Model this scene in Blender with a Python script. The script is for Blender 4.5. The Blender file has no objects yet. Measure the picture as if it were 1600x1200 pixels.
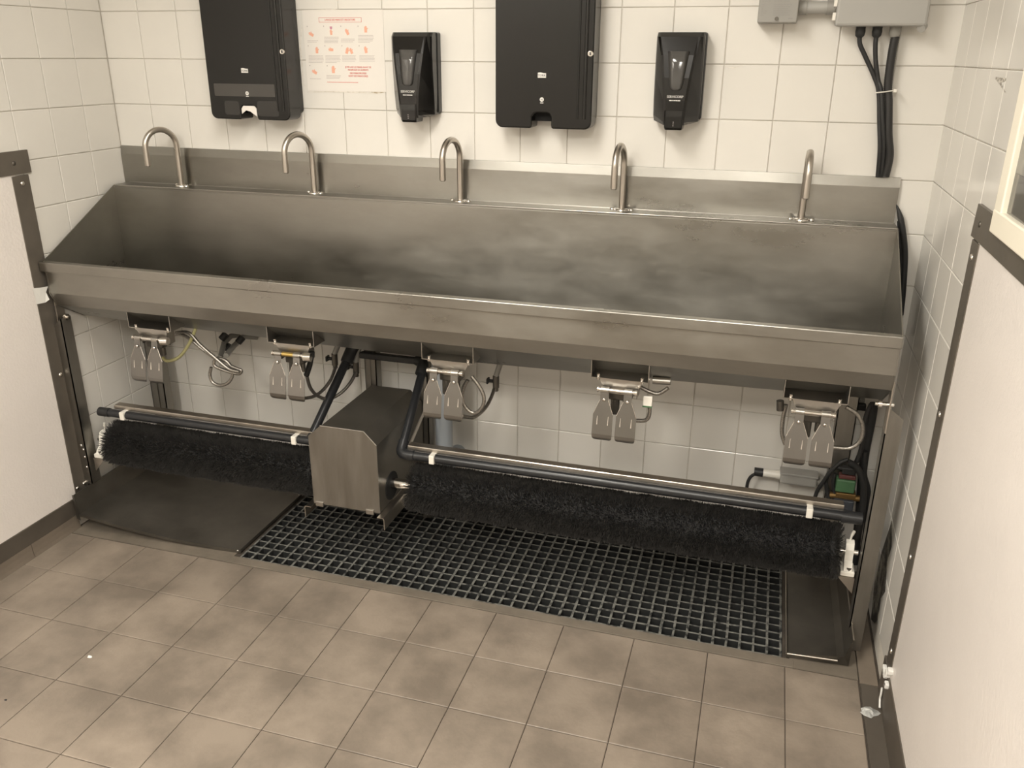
import bpy, bmesh, math, random
import numpy as np
from mathutils import Vector, Matrix
random.seed(7); rng = np.random.default_rng(7)
S = bpy.context.scene; C = S.collection
# ---------------------------------------------------------------- camera
RM = ((0.958836212356967, 0.2838839657305561, 0.006558343844272424),
      (0.1084555018597513, -0.34477491512550373, -0.9323988749535577),
      (-0.2624319378224318, 0.8947290941393395, -0.36137145170785945))
CP = Vector((0.46000462, -2.68149833, 1.61806165)); FP = 1327.7991576
cd = bpy.data.cameras.new('camera'); cam = bpy.data.objects.new('camera', cd); C.objects.link(cam)
m = Matrix(((RM[0][0], -RM[1][0], -RM[2][0], CP.x), (RM[0][1], -RM[1][1], -RM[2][1], CP.y), (RM[0][2], -RM[1][2], -RM[2][2], CP.z), (0, 0, 0, 1)))
cam.matrix_world = m; cd.sensor_width = 36; cd.lens = FP * 36 / 1600; cd.clip_start = .02; S.camera = cam
# ---------------------------------------------------------------- world, light, exposure
W = bpy.data.worlds.new('world'); S.world = W; W.use_nodes = True
W.node_tree.nodes['Background'].inputs[0].default_value = (.95, .9, .82, 1); W.node_tree.nodes['Background'].inputs[1].default_value = .05
S.view_settings.view_transform = 'Standard'; S.view_settings.look = 'None'; S.view_settings.gamma = 1
S.view_settings.use_curve_mapping = False; S.view_settings.exposure = 1.25
CEIL = 2.62
LAMPS = [(-.34, -1.72, 12, .36, 1.15), (-1.20, -3.3, 18, .36, 1.15), (.35, -3.3, 18, .36, 1.15)]  # front lamp follows the cast shadows; rear pair is unseen fill, added
LCOL = (1, .95, .865)
for lx, ly, pw, sx, sy in LAMPS:
    ld = bpy.data.lights.new('ceiling_lamp_light', 'AREA'); ld.shape = 'RECTANGLE'; ld.size = sx; ld.size_y = sy
    ld.energy = pw; ld.color = LCOL
    lo = bpy.data.objects.new('ceiling_lamp_light', ld); lo.location = (lx, ly, CEIL - .075); C.objects.link(lo)
# ---------------------------------------------------------------- materials
def mat(name, col, rough=.5, metal=0., var=0., nscale=8., stretch=(1, 1, 1), bump=0., bscale=60., rvar=0., aniso=0., spec=.5, col2=None, thr=None, objvar=0., emit=None, trans=0.):
    M = bpy.data.materials.new(name); M.use_nodes = True; T = M.node_tree; N = T.nodes; L = T.links
    b = N['Principled BSDF']; b.inputs['Base Color'].default_value = (*col, 1); b.inputs['Roughness'].default_value = rough
    b.inputs['Metallic'].default_value = metal; b.inputs['Specular IOR Level'].default_value = spec
    if trans: b.inputs['Transmission Weight'].default_value = trans
    if emit: b.inputs['Emission Color'].default_value = (*emit[0], 1); b.inputs['Emission Strength'].default_value = emit[1]
    geo = N.new('ShaderNodeNewGeometry'); mp = N.new('ShaderNodeMapping'); mp.inputs['Scale'].default_value = stretch
    L.new(geo.outputs['Position'], mp.inputs['Vector'])
    src = None
    if var or rvar or col2:
        n = N.new('ShaderNodeTexNoise'); n.inputs['Scale'].default_value = nscale; n.inputs['Detail'].default_value = 7; n.inputs['Roughness'].default_value = .62
        L.new(mp.outputs[0], n.inputs['Vector'])
        if var or col2:
            r = N.new('ShaderNodeValToRGB'); lo, hi = thr or (.3, .7)
            r.color_ramp.elements[0].position = lo; r.color_ramp.elements[1].position = hi
            c2 = col2 or tuple(min(1, c * (1 + var)) for c in col); c1 = col if col2 else tuple(c * (1 - var) for c in col)
            r.color_ramp.elements[0].color = (*c1, 1); r.color_ramp.elements[1].color = (*c2, 1)
            L.new(n.outputs['Fac'], r.inputs[0]); src = r.outputs[0]
        if rvar:
            mr = N.new('ShaderNodeMapRange'); mr.inputs[1].default_value = .3; mr.inputs[2].default_value = .7
            mr.inputs[3].default_value = max(.03, rough - rvar); mr.inputs[4].default_value = rough + rvar
            L.new(n.outputs['Fac'], mr.inputs[0]); L.new(mr.outputs[0], b.inputs['Roughness'])
    if objvar:
        oi = N.new('ShaderNodeObjectInfo'); hs = N.new('ShaderNodeHueSaturation'); mr = N.new('ShaderNodeMapRange')
        mr.inputs[3].default_value = 1 - objvar; mr.inputs[4].default_value = 1 + objvar
        L.new(oi.outputs['Random'], mr.inputs[0]); L.new(mr.outputs[0], hs.inputs['Value'])
        if src: L.new(src, hs.inputs['Color'])
        else: hs.inputs['Color'].default_value = (*col, 1)
        src = hs.outputs[0]
    if src: L.new(src, b.inputs['Base Color'])
    if bump:
        n2 = N.new('ShaderNodeTexNoise'); n2.inputs['Scale'].default_value = bscale; n2.inputs['Detail'].default_value = 4
        L.new(mp.outputs[0], n2.inputs['Vector'])
        bp = N.new('ShaderNodeBump'); bp.inputs['Strength'].default_value = bump; bp.inputs['Distance'].default_value = .002
        L.new(n2.outputs['Fac'], bp.inputs['Height']); L.new(bp.outputs[0], b.inputs['Normal'])
    if aniso:
        b.inputs['Anisotropic'].default_value = aniso
        cx = N.new('ShaderNodeCombineXYZ'); cx.inputs[0].default_value = .01; cx.inputs[1].default_value = .35; cx.inputs[2].default_value = 1
        L.new(cx.outputs[0], b.inputs['Tangent'])
    return M
TILE = mat('glazed_white_tile', (.73, .705, .655), .16, var=.025, nscale=3, objvar=.02)
GROUT = mat('wall_grout', (.64, .60, .53), .9, var=.15, nscale=12)
FLOORT = mat('quarry_tile', (.222, .184, .147), .45, var=.22, nscale=4.5, thr=(.38, .62), objvar=.06, bump=.25, bscale=120, rvar=.1)
FGROUT = mat('floor_grout', (.06, .048, .037), .9, var=.3, nscale=14)
CEILM = mat('ceiling_paint', (.82, .80, .75), .9, bump=.2)
FRP = mat('pebbled_white_wall_panel', (.79, .74, .70), .35, bump=.5, bscale=110, var=.02)
STRIP = mat('dull_grey_metal_trim', (.17, .15, .125), .42, metal=.55, var=.15, nscale=9, rvar=.08)
BASEB = mat('dark_base_tile', (.085, .072, .058), .5, var=.2, nscale=6)
COVE = mat('cove_base_tile', (.17, .14, .11), .45, var=.15, nscale=6, objvar=.04)
STEEL = mat('brushed_stainless_steel', (.32, .308, .280), .335, metal=1, var=.14, nscale=3.5, stretch=(.7, 1.3, 1.8), rvar=.09, aniso=.55, bump=.08, bscale=25)
STEEL2 = mat('plain_stainless_steel', (.50, .46, .41), .33, metal=1, var=.08, nscale=9, rvar=.06)
STEELV = mat('vertical_brushed_steel', (.30, .285, .26), .42, metal=1, var=.14, nscale=10, stretch=(2.5, 2.5, .35), rvar=.08)
DSTEEL = mat('dull_dark_steel', (.125, .114, .098), .42, metal=.75, var=.3, nscale=5, rvar=.1, bump=.2, bscale=20)
CHROME = mat('polished_chrome', (.72, .69, .65), .12, metal=1)
ZINC = mat('bright_zinc_plated_steel', (.44, .42, .39), .3, metal=1)
PEDALM = mat('pressed_pedal_steel', (.26, .252, .24), .3, metal=1)
BRASS = mat('yellow_brass', (.62, .45, .16), .3, metal=1)
BLKP = mat('black_plastic', (.006, .0055, .005), .2, var=.1, nscale=30)
BLKS = mat('black_satin_plastic', (.018, .017, .016), .34)
SMOKE = mat('smoked_plastic_window', (.06, .055, .05), .18)
SMOKED = mat('dark_smoked_plastic', (.03, .028, .026), .15)
RUBBER = mat('black_rubber', (.02, .02, .02), .5)
CORR = mat('black_corrugated_conduit_plastic', (.022, .021, .020), .45)
BLKPIPE = mat('black_pipe', (.018, .019, .021), .3)
BRISTLE = mat('black_nylon_bristle', (.018, .017, .016), .5, col2=(.055, .052, .048), nscale=50)
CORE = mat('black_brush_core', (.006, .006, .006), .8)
WHITEP = mat('white_plastic', (.78, .75, .68), .35)
GREYP = mat('grey_plastic', (.29, .28, .255), .45)
GREYL = mat('light_grey_plastic', (.37, .36, .335), .45)
PVC = mat('grey_pvc_pipe', (.36, .39, .42), .35)
GREEN = mat('green_plastic', (.07, .16, .075), .45)
BRAID = mat('braided_steel_hose', (.33, .31, .28), .38, metal=.9, var=.45, nscale=320)
YTUBE = mat('yellowed_clear_tube', (.42, .40, .20), .3)
WPRINT = mat('white_print', (.72, .70, .66), .5)
DPRINT = mat('dark_print', (.05, .05, .05), .5)
GPRINT = mat('grey_print', (.30, .27, .26), .6)
RPRINT = mat('red_print', (.62, .08, .05), .6)
SKINP = mat('peach_print', (.80, .42, .30), .6)
PURP = mat('purple_print', (.55, .25, .33), .6)
PAPER = mat('paper_sheet', (.76, .725, .675), .35)
LGREYP = mat('faint_grey_print', (.42, .37, .35), .6)
PIT = mat('shaded_dark_pit', (.012, .012, .011), .5, var=.3)  # shade down in the pit is put into this near-black colour
CURB = mat('worn_concrete_curb', (.165, .14, .11), .6, var=.2, nscale=10, bump=.3, bscale=60)
GLASS = mat('dark_window_glass', (.16, .155, .14), .05, spec=.7)
GLASSD = mat('dark_room_panel', (.07, .068, .06), .1)
FRAMEW = mat('cream_window_frame', (.86, .81, .68), .4)
TORNW = mat('torn_white_scrap', (.75, .74, .70), .5)
def grate_mat():
    M = bpy.data.materials.new('worn_fibreglass_grating'); M.use_nodes = True; N = M.node_tree.nodes; L = M.node_tree.links
    b = N['Principled BSDF']; b.inputs['Roughness'].default_value = .6
    g = N.new('ShaderNodeNewGeometry'); sp = N.new('ShaderNodeSeparateXYZ'); L.new(g.outputs['Normal'], sp.inputs[0])
    n = N.new('ShaderNodeTexNoise'); n.inputs['Scale'].default_value = 55; n.inputs['Detail'].default_value = 5; L.new(g.outputs['Position'], n.inputs['Vector'])
    mr = N.new('ShaderNodeMapRange'); mr.inputs[1].default_value = .36; mr.inputs[2].default_value = .56; L.new(n.outputs['Fac'], mr.inputs[0])
    mu = N.new('ShaderNodeMath'); mu.operation = 'MULTIPLY'; L.new(mr.outputs[0], mu.inputs[0])
    gt = N.new('ShaderNodeMath'); gt.operation = 'GREATER_THAN'; gt.inputs[1].default_value = .8; L.new(sp.outputs[2], gt.inputs[0]); L.new(gt.outputs[0], mu.inputs[1])
    mx = N.new('ShaderNodeMix'); mx.data_type = 'RGBA'; mx.inputs[6].default_value = (.018, .019, .019, 1); mx.inputs[7].default_value = (.17, .17, .155, 1)
    L.new(mu.outputs[0], mx.inputs[0]); L.new(mx.outputs[2], b.inputs['Base Color']); return M
GRATE = grate_mat()
# ---------------------------------------------------------------- mesh helpers (world coordinates)
class MB:
    def __init__(s): s.v = []; s.f = []; s.sm = []
    def add(s, vs, fs, smooth=False):
        o = len(s.v); s.v += [tuple(v) for v in vs]; s.f += [tuple(i + o for i in f) for f in fs]; s.sm += [smooth] * len(fs); return s
    def box(s, x0, x1, y0, y1, z0, z1, c=0.):
        if c <= 0:
            vs = [(x, y, z) for z in (z0, z1) for y in (y0, y1) for x in (x0, x1)]
            return s.add(vs, [(0, 2, 3, 1), (4, 5, 7, 6), (0, 1, 5, 4), (2, 6, 7, 3), (0, 4, 6, 2), (1, 3, 7, 5)])
        bm = bmesh.new(); bmesh.ops.create_cube(bm, size=1)
        for v in bm.verts: v.co = Vector((x0 + (v.co.x + .5) * (x1 - x0), y0 + (v.co.y + .5) * (y1 - y0), z0 + (v.co.z + .5) * (z1 - z0)))
        bmesh.ops.bevel(bm, geom=list(bm.edges), offset=c, segments=2, profile=.5, affect='EDGES')
        s.addbm(bm); return s
    def addbm(s, bm, smooth=False):
        bm.verts.index_update(); s.add([v.co.copy() for v in bm.verts], [[v.index for v in f.verts] for f in bm.faces], smooth); bm.free(); return s
    def prism(s, pts, axis, a0, a1, bev=0., side=None):
        """closed 2-D outline extruded along an axis; pts are the two other coordinates in order"""
        def P(p, a): return (a, p[0], p[1]) if axis == 'x' else (p[0], a, p[1]) if axis == 'y' else (p[0], p[1], a)
        n = len(pts)
        if not bev:
            vs = [P(p, a0) for p in pts] + [P(p, a1) for p in pts]
            return s.add(vs, [tuple(range(n)), tuple(range(2 * n - 1, n - 1, -1))] + [(i, i + n, (i + 1) % n + n, (i + 1) % n) for i in range(n)])
        cx = sum(p[0] for p in pts) / n; cy = sum(p[1] for p in pts) / n
        area = sum(pts[i][0] * pts[(i + 1) % n][1] - pts[(i + 1) % n][0] * pts[i][1] for i in range(n)); sg = 1 if area > 0 else -1
        def inset(d):
            out = []
            for i in range(n):
                a = Vector(pts[i - 1]); b = Vector(pts[i]); c = Vector(pts[(i + 1) % n])
                e1 = (b - a).normalized(); e2 = (c - b).normalized()
                n1 = Vector((-e1.y, e1.x)) * sg; n2 = Vector((-e2.y, e2.x)) * sg
                k = n1 + n2; k = k / max(.35, k.length_squared / 2) if k.length > 1e-6 else n1
                out.append((b.x + k.x * d, b.y + k.y * d))
            return out
        sgn = 1 if a1 > a0 else -1   # bevel on the a1 side
        rings = [(pts, a0)] + [(inset(bev * (1 - math.cos(t))), a1 - sgn * bev * (1 - math.sin(t))) for t in (0, .45, .9, 1.25, math.pi / 2)]
        vs = []; 
        for r, a in rings: vs += [P(p, a) for p in r]
        fs = [tuple(range(n))]
        for k in range(len(rings) - 1): fs += [(k * n + i, (k + 1) * n + i, (k + 1) * n + (i + 1) % n, k * n + (i + 1) % n) for i in range(n)]
        fs.append(tuple((len(rings) - 1) * n + i for i in range(n - 1, -1, -1)))
        return s.add(vs, fs)
    def tube(s, pts, r, seg=10, cap=True, radii=None, ribs=None):
        pts = [Vector(p) for p in pts]; n = len(pts)
        up = None; vs = []
        for i, p in enumerate(pts):
            t = ((pts[min(i + 1, n - 1)] - p).normalized() + (p - pts[max(i - 1, 0)]).normalized())
            t = t.normalized() if t.length > 1e-9 else Vector((0, 0, 1))
            if up is None:
                up = t.orthogonal().normalized()
            up = (up - t * up.dot(t)); up = up.normalized() if up.length > 1e-6 else t.orthogonal().normalized()
            w = t.cross(up); rr = radii[i] if radii else r
            vs += [p + (up * math.cos(a) + w * math.sin(a)) * rr for a in [2 * math.pi * k / seg for k in range(seg)]]
        fs = [(i * seg + k, i * seg + (k + 1) % seg, (i + 1) * seg + (k + 1) % seg, (i + 1) * seg + k) for i in range(n - 1) for k in range(seg)]
        s.add(vs, fs, True)
        if cap: s.add(vs[:seg], [tuple(range(seg - 1, -1, -1))]); s.add(vs[-seg:], [tuple(range(seg))])
        return s
    def cyl(s, a, b, r, seg=16, r2=None):
        return s.tube([a, b], r, seg, radii=[r, r if r2 is None else r2])
    def screw(s, p, d, r=.006, h=.003):
        p = Vector(p); d = Vector(d).normalized(); return s.tube([p, p + d * h * .6, p + d * h], r, 10, radii=[r, r * .92, r * .45])
def smooth_path(pts, sub=5):
    P = [Vector(p) for p in pts]; out = []
    for i in range(len(P) - 1):
        p0 = P[max(i - 1, 0)]; p1 = P[i]; p2 = P[i + 1]; p3 = P[min(i + 2, len(P) - 1)]
        for k in range(sub):
            t = k / sub; out.append(.5 * ((2 * p1) + (p2 - p0) * t + (2 * p0 - 5 * p1 + 4 * p2 - p3) * t * t + (3 * p1 - p0 - 3 * p2 + p3) * t ** 3))
    out.append(P[-1]); return out
ORG = {}
def obj(name, mb, material, parent=None, origin=None, kind=None, auto=True):
    o0 = Vector(origin) if origin is not None else (ORG[parent.name] if parent else Vector((0, 0, 0)))
    me = bpy.data.meshes.new(name); me.from_pydata([tuple(Vector(v) - o0) for v in mb.v], [], mb.f); me.materials.append(material)
    me.polygons.foreach_set('use_smooth', mb.sm); me.update()
    bm = bmesh.new(); bm.from_mesh(me); bmesh.ops.recalc_face_normals(bm, faces=bm.faces[:]); bm.to_mesh(me); bm.free()
    o = bpy.data.objects.new(name, me); C.objects.link(o); ORG[o.name] = o0
    if parent: o.parent = parent
    else: o.location = o0
    if kind: o['kind'] = kind
    return o
def thing(name, loc, label, cat, group=None):
    o = bpy.data.objects.new(name, None); C.objects.link(o); o.location = loc; o.empty_display_size = .05; ORG[o.name] = Vector(loc)
    o['label'] = label; o['category'] = cat
    if group: o['group'] = group
    return o
def tag(o, label, cat, group=None):
    o['label'] = label; o['category'] = cat
    if group: o['group'] = group
    return o
def copy_tree(o, parent=None):
    c = o.copy(); C.objects.link(c)
    if parent: c.parent = parent
    ORG[c.name] = ORG.get(o.name, Vector())
    for ch in [k for k in o.children]: copy_tree(ch, c)
    return c
def at(u, v, y=None, x=None, z=None):
    dx = (u - 800) / FP; dy = (v - 600) / FP
    d = Vector([RM[0][i] * dx + RM[1][i] * dy + RM[2][i] for i in range(3)])
    t = (y - CP.y) / d.y if y is not None else (x - CP.x) / d.x if x is not None else (z - CP.z) / d.z
    return CP + d * t
def text_obj(body, size, loc, material, parent, name, align='CENTER', sx=1., depth=.0004):
    cu = bpy.data.curves.new(name, 'FONT'); cu.body = body; cu.size = size; cu.align_x = align; cu.align_y = 'CENTER'; cu.extrude = depth; cu.resolution_u = 2
    t = bpy.data.objects.new(name, cu); C.objects.link(t)
    bpy.context.view_layer.update()
    me = bpy.data.meshes.new_from_object(t.evaluated_get(bpy.context.evaluated_depsgraph_get()))
    bpy.data.objects.remove(t)
    M4 = Matrix.Translation(Vector(loc) - ORG[parent.name]) @ Matrix.Rotation(math.pi / 2, 4, 'X') @ Matrix.Diagonal((sx, 1, 1, 1))
    me.transform(M4); me.materials.clear(); me.materials.append(material)
    o = bpy.data.objects.new(name, me); C.objects.link(o); o.parent = parent; ORG[o.name] = ORG[parent.name]; return o
def rrect(x0, x1, z0, z1, r, seg=5):
    P = []
    for cx, cz, a in ((x1 - r, z0 + r, -90), (x1 - r, z1 - r, 0), (x0 + r, z1 - r, 90), (x0 + r, z0 + r, 180)):
        P += [(cx + r * math.cos(math.radians(a + 90 * k / seg)), cz + r * math.sin(math.radians(a + 90 * k / seg))) for k in range(seg + 1)]
    return P
# ---------------------------------------------------------------- room
XL, XR, YF, T, H = -1.824, .912, -4.6, .152, 1.596
LW = .0016    # half joint
def wall_tile_mesh(kind, w, h):
    """front face 3 mm proud with chamfered edges; origin at the tile's lower corner on the wall face"""
    c = .002; d = .004; mb = MB()
    a0, a1, b0, b1 = LW / 1.6, w - LW / 1.6, LW / 1.6, h - LW / 1.6
    ring = lambda e, dep: [(a0 + e, b0 + e, dep), (a1 - e, b0 + e, dep), (a1 - e, b1 - e, dep), (a0 + e, b1 - e, dep)]
    V = ring(0, 0) + ring(0, d - c * .6) + ring(c, d)
    F = [(8, 9, 10, 11)] + [(k + i, k + (i + 1) % 4, k + 4 + (i + 1) % 4, k + 4 + i) for k in (0, 4) for i in range(4)]
    f = {'back': lambda p: (p[0], -p[2], p[1]), 'left': lambda p: (p[2], p[0], p[1]), 'right': lambda p: (-p[2], p[0], p[1]), 'floor': lambda p: (p[0], p[1], p[2])}[kind]
    mb.add([f(p) for p in V], F); return mb
def place_tiles(parent, kind, cells, material, name='tile'):
    cache = {}
    for a, b, w, h in cells:
        k = (round(w, 4), round(h, 4))
        if k not in cache:
            o = obj(name, wall_tile_mesh(kind, w, h), material, parent, origin=(0, 0, 0)); cache[k] = o.data
        else:
            o = bpy.data.objects.new(name, cache[k]); C.objects.link(o); o.parent = parent
        o.location = {'back': (a, -.0, b), 'left': (XL, a, b), 'right': (XR, a, b), 'floor': (a, b, -.004)}[kind]
def joined_tiles(parent, kind, cells, material, name):
    mb = MB()
    for a, b, w, h in cells:
        t = wall_tile_mesh(kind, w, h); off = {'back': (a, 0, b), 'left': (XL, a, b), 'right': (XR, a, b), 'floor': (a, b, -.004)}[kind]
        mb.add([tuple(Vector(v) + Vector(off)) for v in t.v], t.f)
    if cells: obj(name, mb, material, parent, kind='stuff')
def struct(name, mb, m_): return obj(name, mb, m_, kind='structure')
OFFZ = -.004     # the wall slab face lies behind the tile faces
zs = [H + T * k for k in range(-10, 7)]      # joints
rows = [(z, T) for z in zs if z + T <= CEIL + .01] 
rows[-1] = (rows[-1][0], CEIL - rows[-1][0])
wall_back = struct('wall_back', MB().box(XL - .1, XR + .1, 0, .1, -.3, CEIL + .05), GROUT)
place_tiles(wall_back, 'back', [(XL + T * i, z, T, h) for i in range(18) for z, h in rows if z < 1.95], TILE)
joined_tiles(wall_back, 'back', [(XL + T * i, z, T, h) for i in range(18) for z, h in rows if z >= 1.95], TILE, 'upper_tiles')
for nm, kind, X0, X1, off in (('wall_left', 'left', XL - .1, XL, -.008), ('wall_right', 'right', XR, XR + .1, 0)):
    w = struct(nm, MB().box(X0, X1, YF, 0, -.3, CEIL + .05), GROUT)
    near = []; rest = []
    for k in range(int(-YF / T)):
        y1 = off - T * k; y0 = y1 - T; ww = T
        for z, h in rows:
            if z + h < 1.26 and y1 < -.60: continue
            (near if (z < 1.95 and y0 > (-1.0 if kind == 'left' else -1.3)) else rest).append((y0, z, ww, h))
    place_tiles(w, kind, near, TILE); joined_tiles(w, kind, rest, TILE, 'far_tiles')
wf = struct('wall_front', MB().box(XL - .1, XR + .1, YF - .1, YF, -.3, CEIL + .05), mat('far_wall_dim', (.42, .395, .35), .6, var=.05, nscale=3))  # dimness of the unseen rear of the room is put into this colour
cl = struct('ceiling', MB().box(XL - .1, XR + .1, YF - .1, .1, CEIL, CEIL + .1), CEILM)
# floor slab with the drain pit left open
PX0, PX1, PY0, PY1 = -1.145, .650, -.537, -.004
fs = .21477; FX = -.63164; FY = -.79077
fl = MB()
for a in ((XL, PX0, PY0, 0), (PX1, XR, PY0, 0), (PX0, PX1, PY1, 0), (XL, XR, YF, PY0)): fl.box(a[0], a[1], a[2], a[3], -.10, -.0035)
floor = struct('floor', fl, FGROUT)
obj('drain_pit', MB().box(PX0 - .01, PX1 + .01, PY0 - .01, PY1 + .004, -.16, -.11), PIT, floor)
cells = []; far = []
xs = [XL + .012] + [FX + fs * i for i in range(-5, 7)] + [.853]
xs = [x for k, x in enumerate(xs) if k == 0 or x > XL + .06]
xs = sorted(set(round(x, 5) for x in xs)); xs = [x for x in xs if x <= .853]
for i in range(len(xs) - 1):
    for j in range(0, 19):
        y1 = FY + fs - fs * j; y0 = y1 - fs
        if y0 < YF + .02: continue
        (cells if y0 > -2.55 else far).append((xs[i], y0, xs[i + 1] - xs[i], fs))
place_tiles(floor, 'floor', cells, FLOORT, 'floor_tile'); joined_tiles(floor, 'floor', far, FLOORT, 'far_floor_tiles')
obj('curb', MB().box(PX0 - .03, PX1 + .03, FY + fs + .002, PY0, -.02, .001, .0015), CURB, floor)
obj('bare_floor_patch', MB().box(XL + .012, PX0 - .02, FY + fs + .003, -.002, -.012, -.0005).box(PX1 + .02, .853, FY + fs + .003, -.002, -.012, -.0005), CURB, floor)
# base trim
bl = struct('baseboard_left', MB().box(XL + .001, XL + .011, YF, -.53, .05, .115, .002), BASEB)
k = 0; y = -.53
while y > -3:
    cv = [(XL + .002, .0)] + [(XL + .018, .0), (XL + .0145, .012), (XL + .012, .03), (XL + .0115, .05), (XL + .002, .05)]
    obj('cove_tile', MB().prism(cv, 'y', y - fs + .003, y), COVE, bl); y -= fs
br = struct('baseboard_right', MB().box(XR - .011, XR - .001, YF, -.60, .0, .118, .002), BASEB)
y = -.06
while y > -3:
    obj('edge_tile', MB().box(.856, XR - .008, y - .53 + .004, y, -.004, .003 if y < -.5 else .002, .0012), BASEB if y < -.5 else COVE, br); y -= .53
# left and right protective wall panels with their metal trim
def side_panel(kind):
    R_ = kind == 'right'
    X = lambda d: (XR - d) if R_ else (XL + d)
    def bx(mb, d0, d1, y0, y1, z0, z1, c=0): return mb.box(min(X(d0), X(d1)), max(X(d0), X(d1)), y0, y1, z0, z1, c)
    ye = -.628 if R_ else -.452; lw = .066
    t = thing('wall_panel', (X(.002), ye, .115), 'white pebbled plastic panel on the %s wall, framed by grey metal trim' % kind, 'wall panel')
    obj('panel_sheet', bx(MB(), .0045, .0075, YF + .01, ye - .05, .114, 1.262), FRP, t)
    obj('vertical_trim', bx(MB(), .0035, .010, ye - lw, ye, .125, 1.250, .0012), STRIP, t, )['label'] = 'dark grey metal strip along the panel edge'
    rail = [(ye + .012 + (.0 if not R_ else .0), 1.255), (ye + .012 - (.012 if R_ else 0), 1.326), (YF + .01, 1.326), (YF + .01, 1.255)]
    mb = MB().prism(rail, 'x', X(.0035), X(.012)); obj('top_rail', mb, STRIP, t)['label'] = 'wide grey metal rail along the top'
    sc = MB()
    dirv = (-1, 0, 0) if R_ else (1, 0, 0)
    for z in ((1.215, .845, .46, .175) if R_ else (1.225, .575)): sc = MB().screw((X(.010), ye - .03, z), dirv, .008, .004); obj('screw', sc, CHROME, t)
    obj('screw', MB().screw((X(.012), ye - .05, 1.29), dirv, .007, .003), DSTEEL, t)
    if not R_:
        obj('screw', MB().screw((X(.010), ye - .055, .145), dirv, .007, .004), CHROME, t); obj('screw', MB().screw((X(.010), ye - .02, .147), dirv, .008, .004), CHROME, t)
        v = [(XL + .0105, -.525, .893), (XL + .013, -.497, .888), (XL + .016, -.468, .886), (XL + .0125, -.478, .868), (XL + .017, -.474, .842), (XL + .012, -.488, .835), (XL + .0108, -.522, .838), (XL + .0115, -.505, .862)]
        mb = MB().add(v, [(0, 1, 7), (1, 2, 3), (1, 3, 7), (3, 4, 5), (3, 5, 7), (5, 6, 7), (6, 0, 7)]); mb.add([(a + .0008, b, c) for a, b, c in v], [(0, 7, 1), (1, 3, 2), (1, 7, 3), (3, 5, 4), (3, 7, 5), (5, 7, 6), (6, 7, 0)])
        obj('tape_scrap', mb, TORNW, t)['label'] = 'torn white tape on the dark strip'
    return t
side_panel('left'); side_panel('right')
# window in the right wall, upper right of the photograph
wn = struct('window_1', MB().box(XR - .012, XR - .004, -1.95, -.865, 1.345, 2.05), GLASS)
fr = MB()
for a in ((-1.99, -.815, 1.30, 1.345), (-1.99, -.815, 2.04, 2.085)): fr.box(XR - .024, XR - .002, a[0], a[1], a[2], a[3], .003)
for a in ((-.868, -.815), (-1.99, -1.945)): fr.box(XR - .023, XR - .002, a[0], a[1], 1.34, 2.045, .003)
obj('window_frame', fr, FRAMEW, wn)
obj('lower_room_view', MB().box(XR - .0135, XR - .0122, -1.94, -.875, 1.348, 1.42), GLASSD, wn)  # dark strip painted in for the dark room beyond the glass
# ceiling lights; the rear two are added fill
for i, (lx, ly, pw, sx, sy) in enumerate(LAMPS):
    t = thing('ceiling_light', (lx, ly, CEIL), ('long fluorescent ceiling light in front of the sink', 'added fill light panel, unseen behind the camera on the left wall side', 'added fill light panel, unseen behind the camera on the right wall side')[i], 'light', 'ceiling lights')
    f = MB()
    for a in ((-sx / 2 - .03, -sx / 2, -sy / 2 - .03, sy / 2 + .03), (sx / 2, sx / 2 + .03, -sy / 2 - .03, sy / 2 + .03), (-sx / 2, sx / 2, -sy / 2 - .03, -sy / 2), (-sx / 2, sx / 2, sy / 2, sy / 2 + .03)):
        f.box(lx + a[0], lx + a[1], ly + a[2], ly + a[3], CEIL - .07, CEIL - .001)
    obj('lamp_housing', f, WHITEP, t)
    obj('diffuser', MB().box(lx - sx / 2, lx + sx / 2, ly - sy / 2, ly + sy / 2, CEIL - .06, CEIL - .05), mat('lit_diffuser', (.9, .88, .82), .5, emit=(LCOL, 4)), t)
# ---------------------------------------------------------------- the trough sink
SX0, SX1 = -1.797, .822
sink = thing('trough_sink', (-.49, -.25, .0), 'long stainless steel trough sink on legs against the tiled wall', 'sink')
def sag(x, z, y):
    if z < .80 and -.42 < y: return z - .022 * (1 - min(1, abs(x + .45) / 1.35))
    return z
prof = [(-.100, 1.171), (-.1005, .800), (-.115, .782), (-.34, .782), (-.448, .826), (-.461, .950), (-.461, .971), (-.478, .971), (-.482, .967), (-.482, .938), (-.474, .938), (-.474, .866),
        (-.456, .820), (-.345, .752), (-.120, .752), (-.104, .79), (-.104, 1.164), (-.006, 1.164), (-.006, 1.171)]
mb = MB(); st = [SX0 + (SX1 - SX0) * k / 8 for k in range(9)]; n = len(prof)
for x in st: mb.v += [(x, y, sag(x, z, y)) for y, z in prof]
for k in range(8): mb.f += [(k * n + i, (k + 1) * n + i, (k + 1) * n + (i + 1) % n, k * n + (i + 1) % n) for i in range(n)]
mb.sm += [False] * len(mb.f)
basin = obj('basin', mb, STEEL, sink)
side = [(-.006, 1.1715), (-.100, 1.1715), (-.4815, .9715), (-.4815, .939), (-.4755, .939), (-.4755, .864), (-.457, .818), (-.345, .750), (-.120, .750), (-.006, .80)]
for a, b in ((SX0 - .003, SX0), (SX1, SX1 + .003)): obj('end_plate', MB().prism(side, 'x', a, b), STEEL, sink)
obj('front_rim', MB().box(SX0 - .014, SX1 + .004, -.486, -.460, .9395, .9725, .003), STEEL, sink)['label'] = 'rolled front edge'
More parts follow.
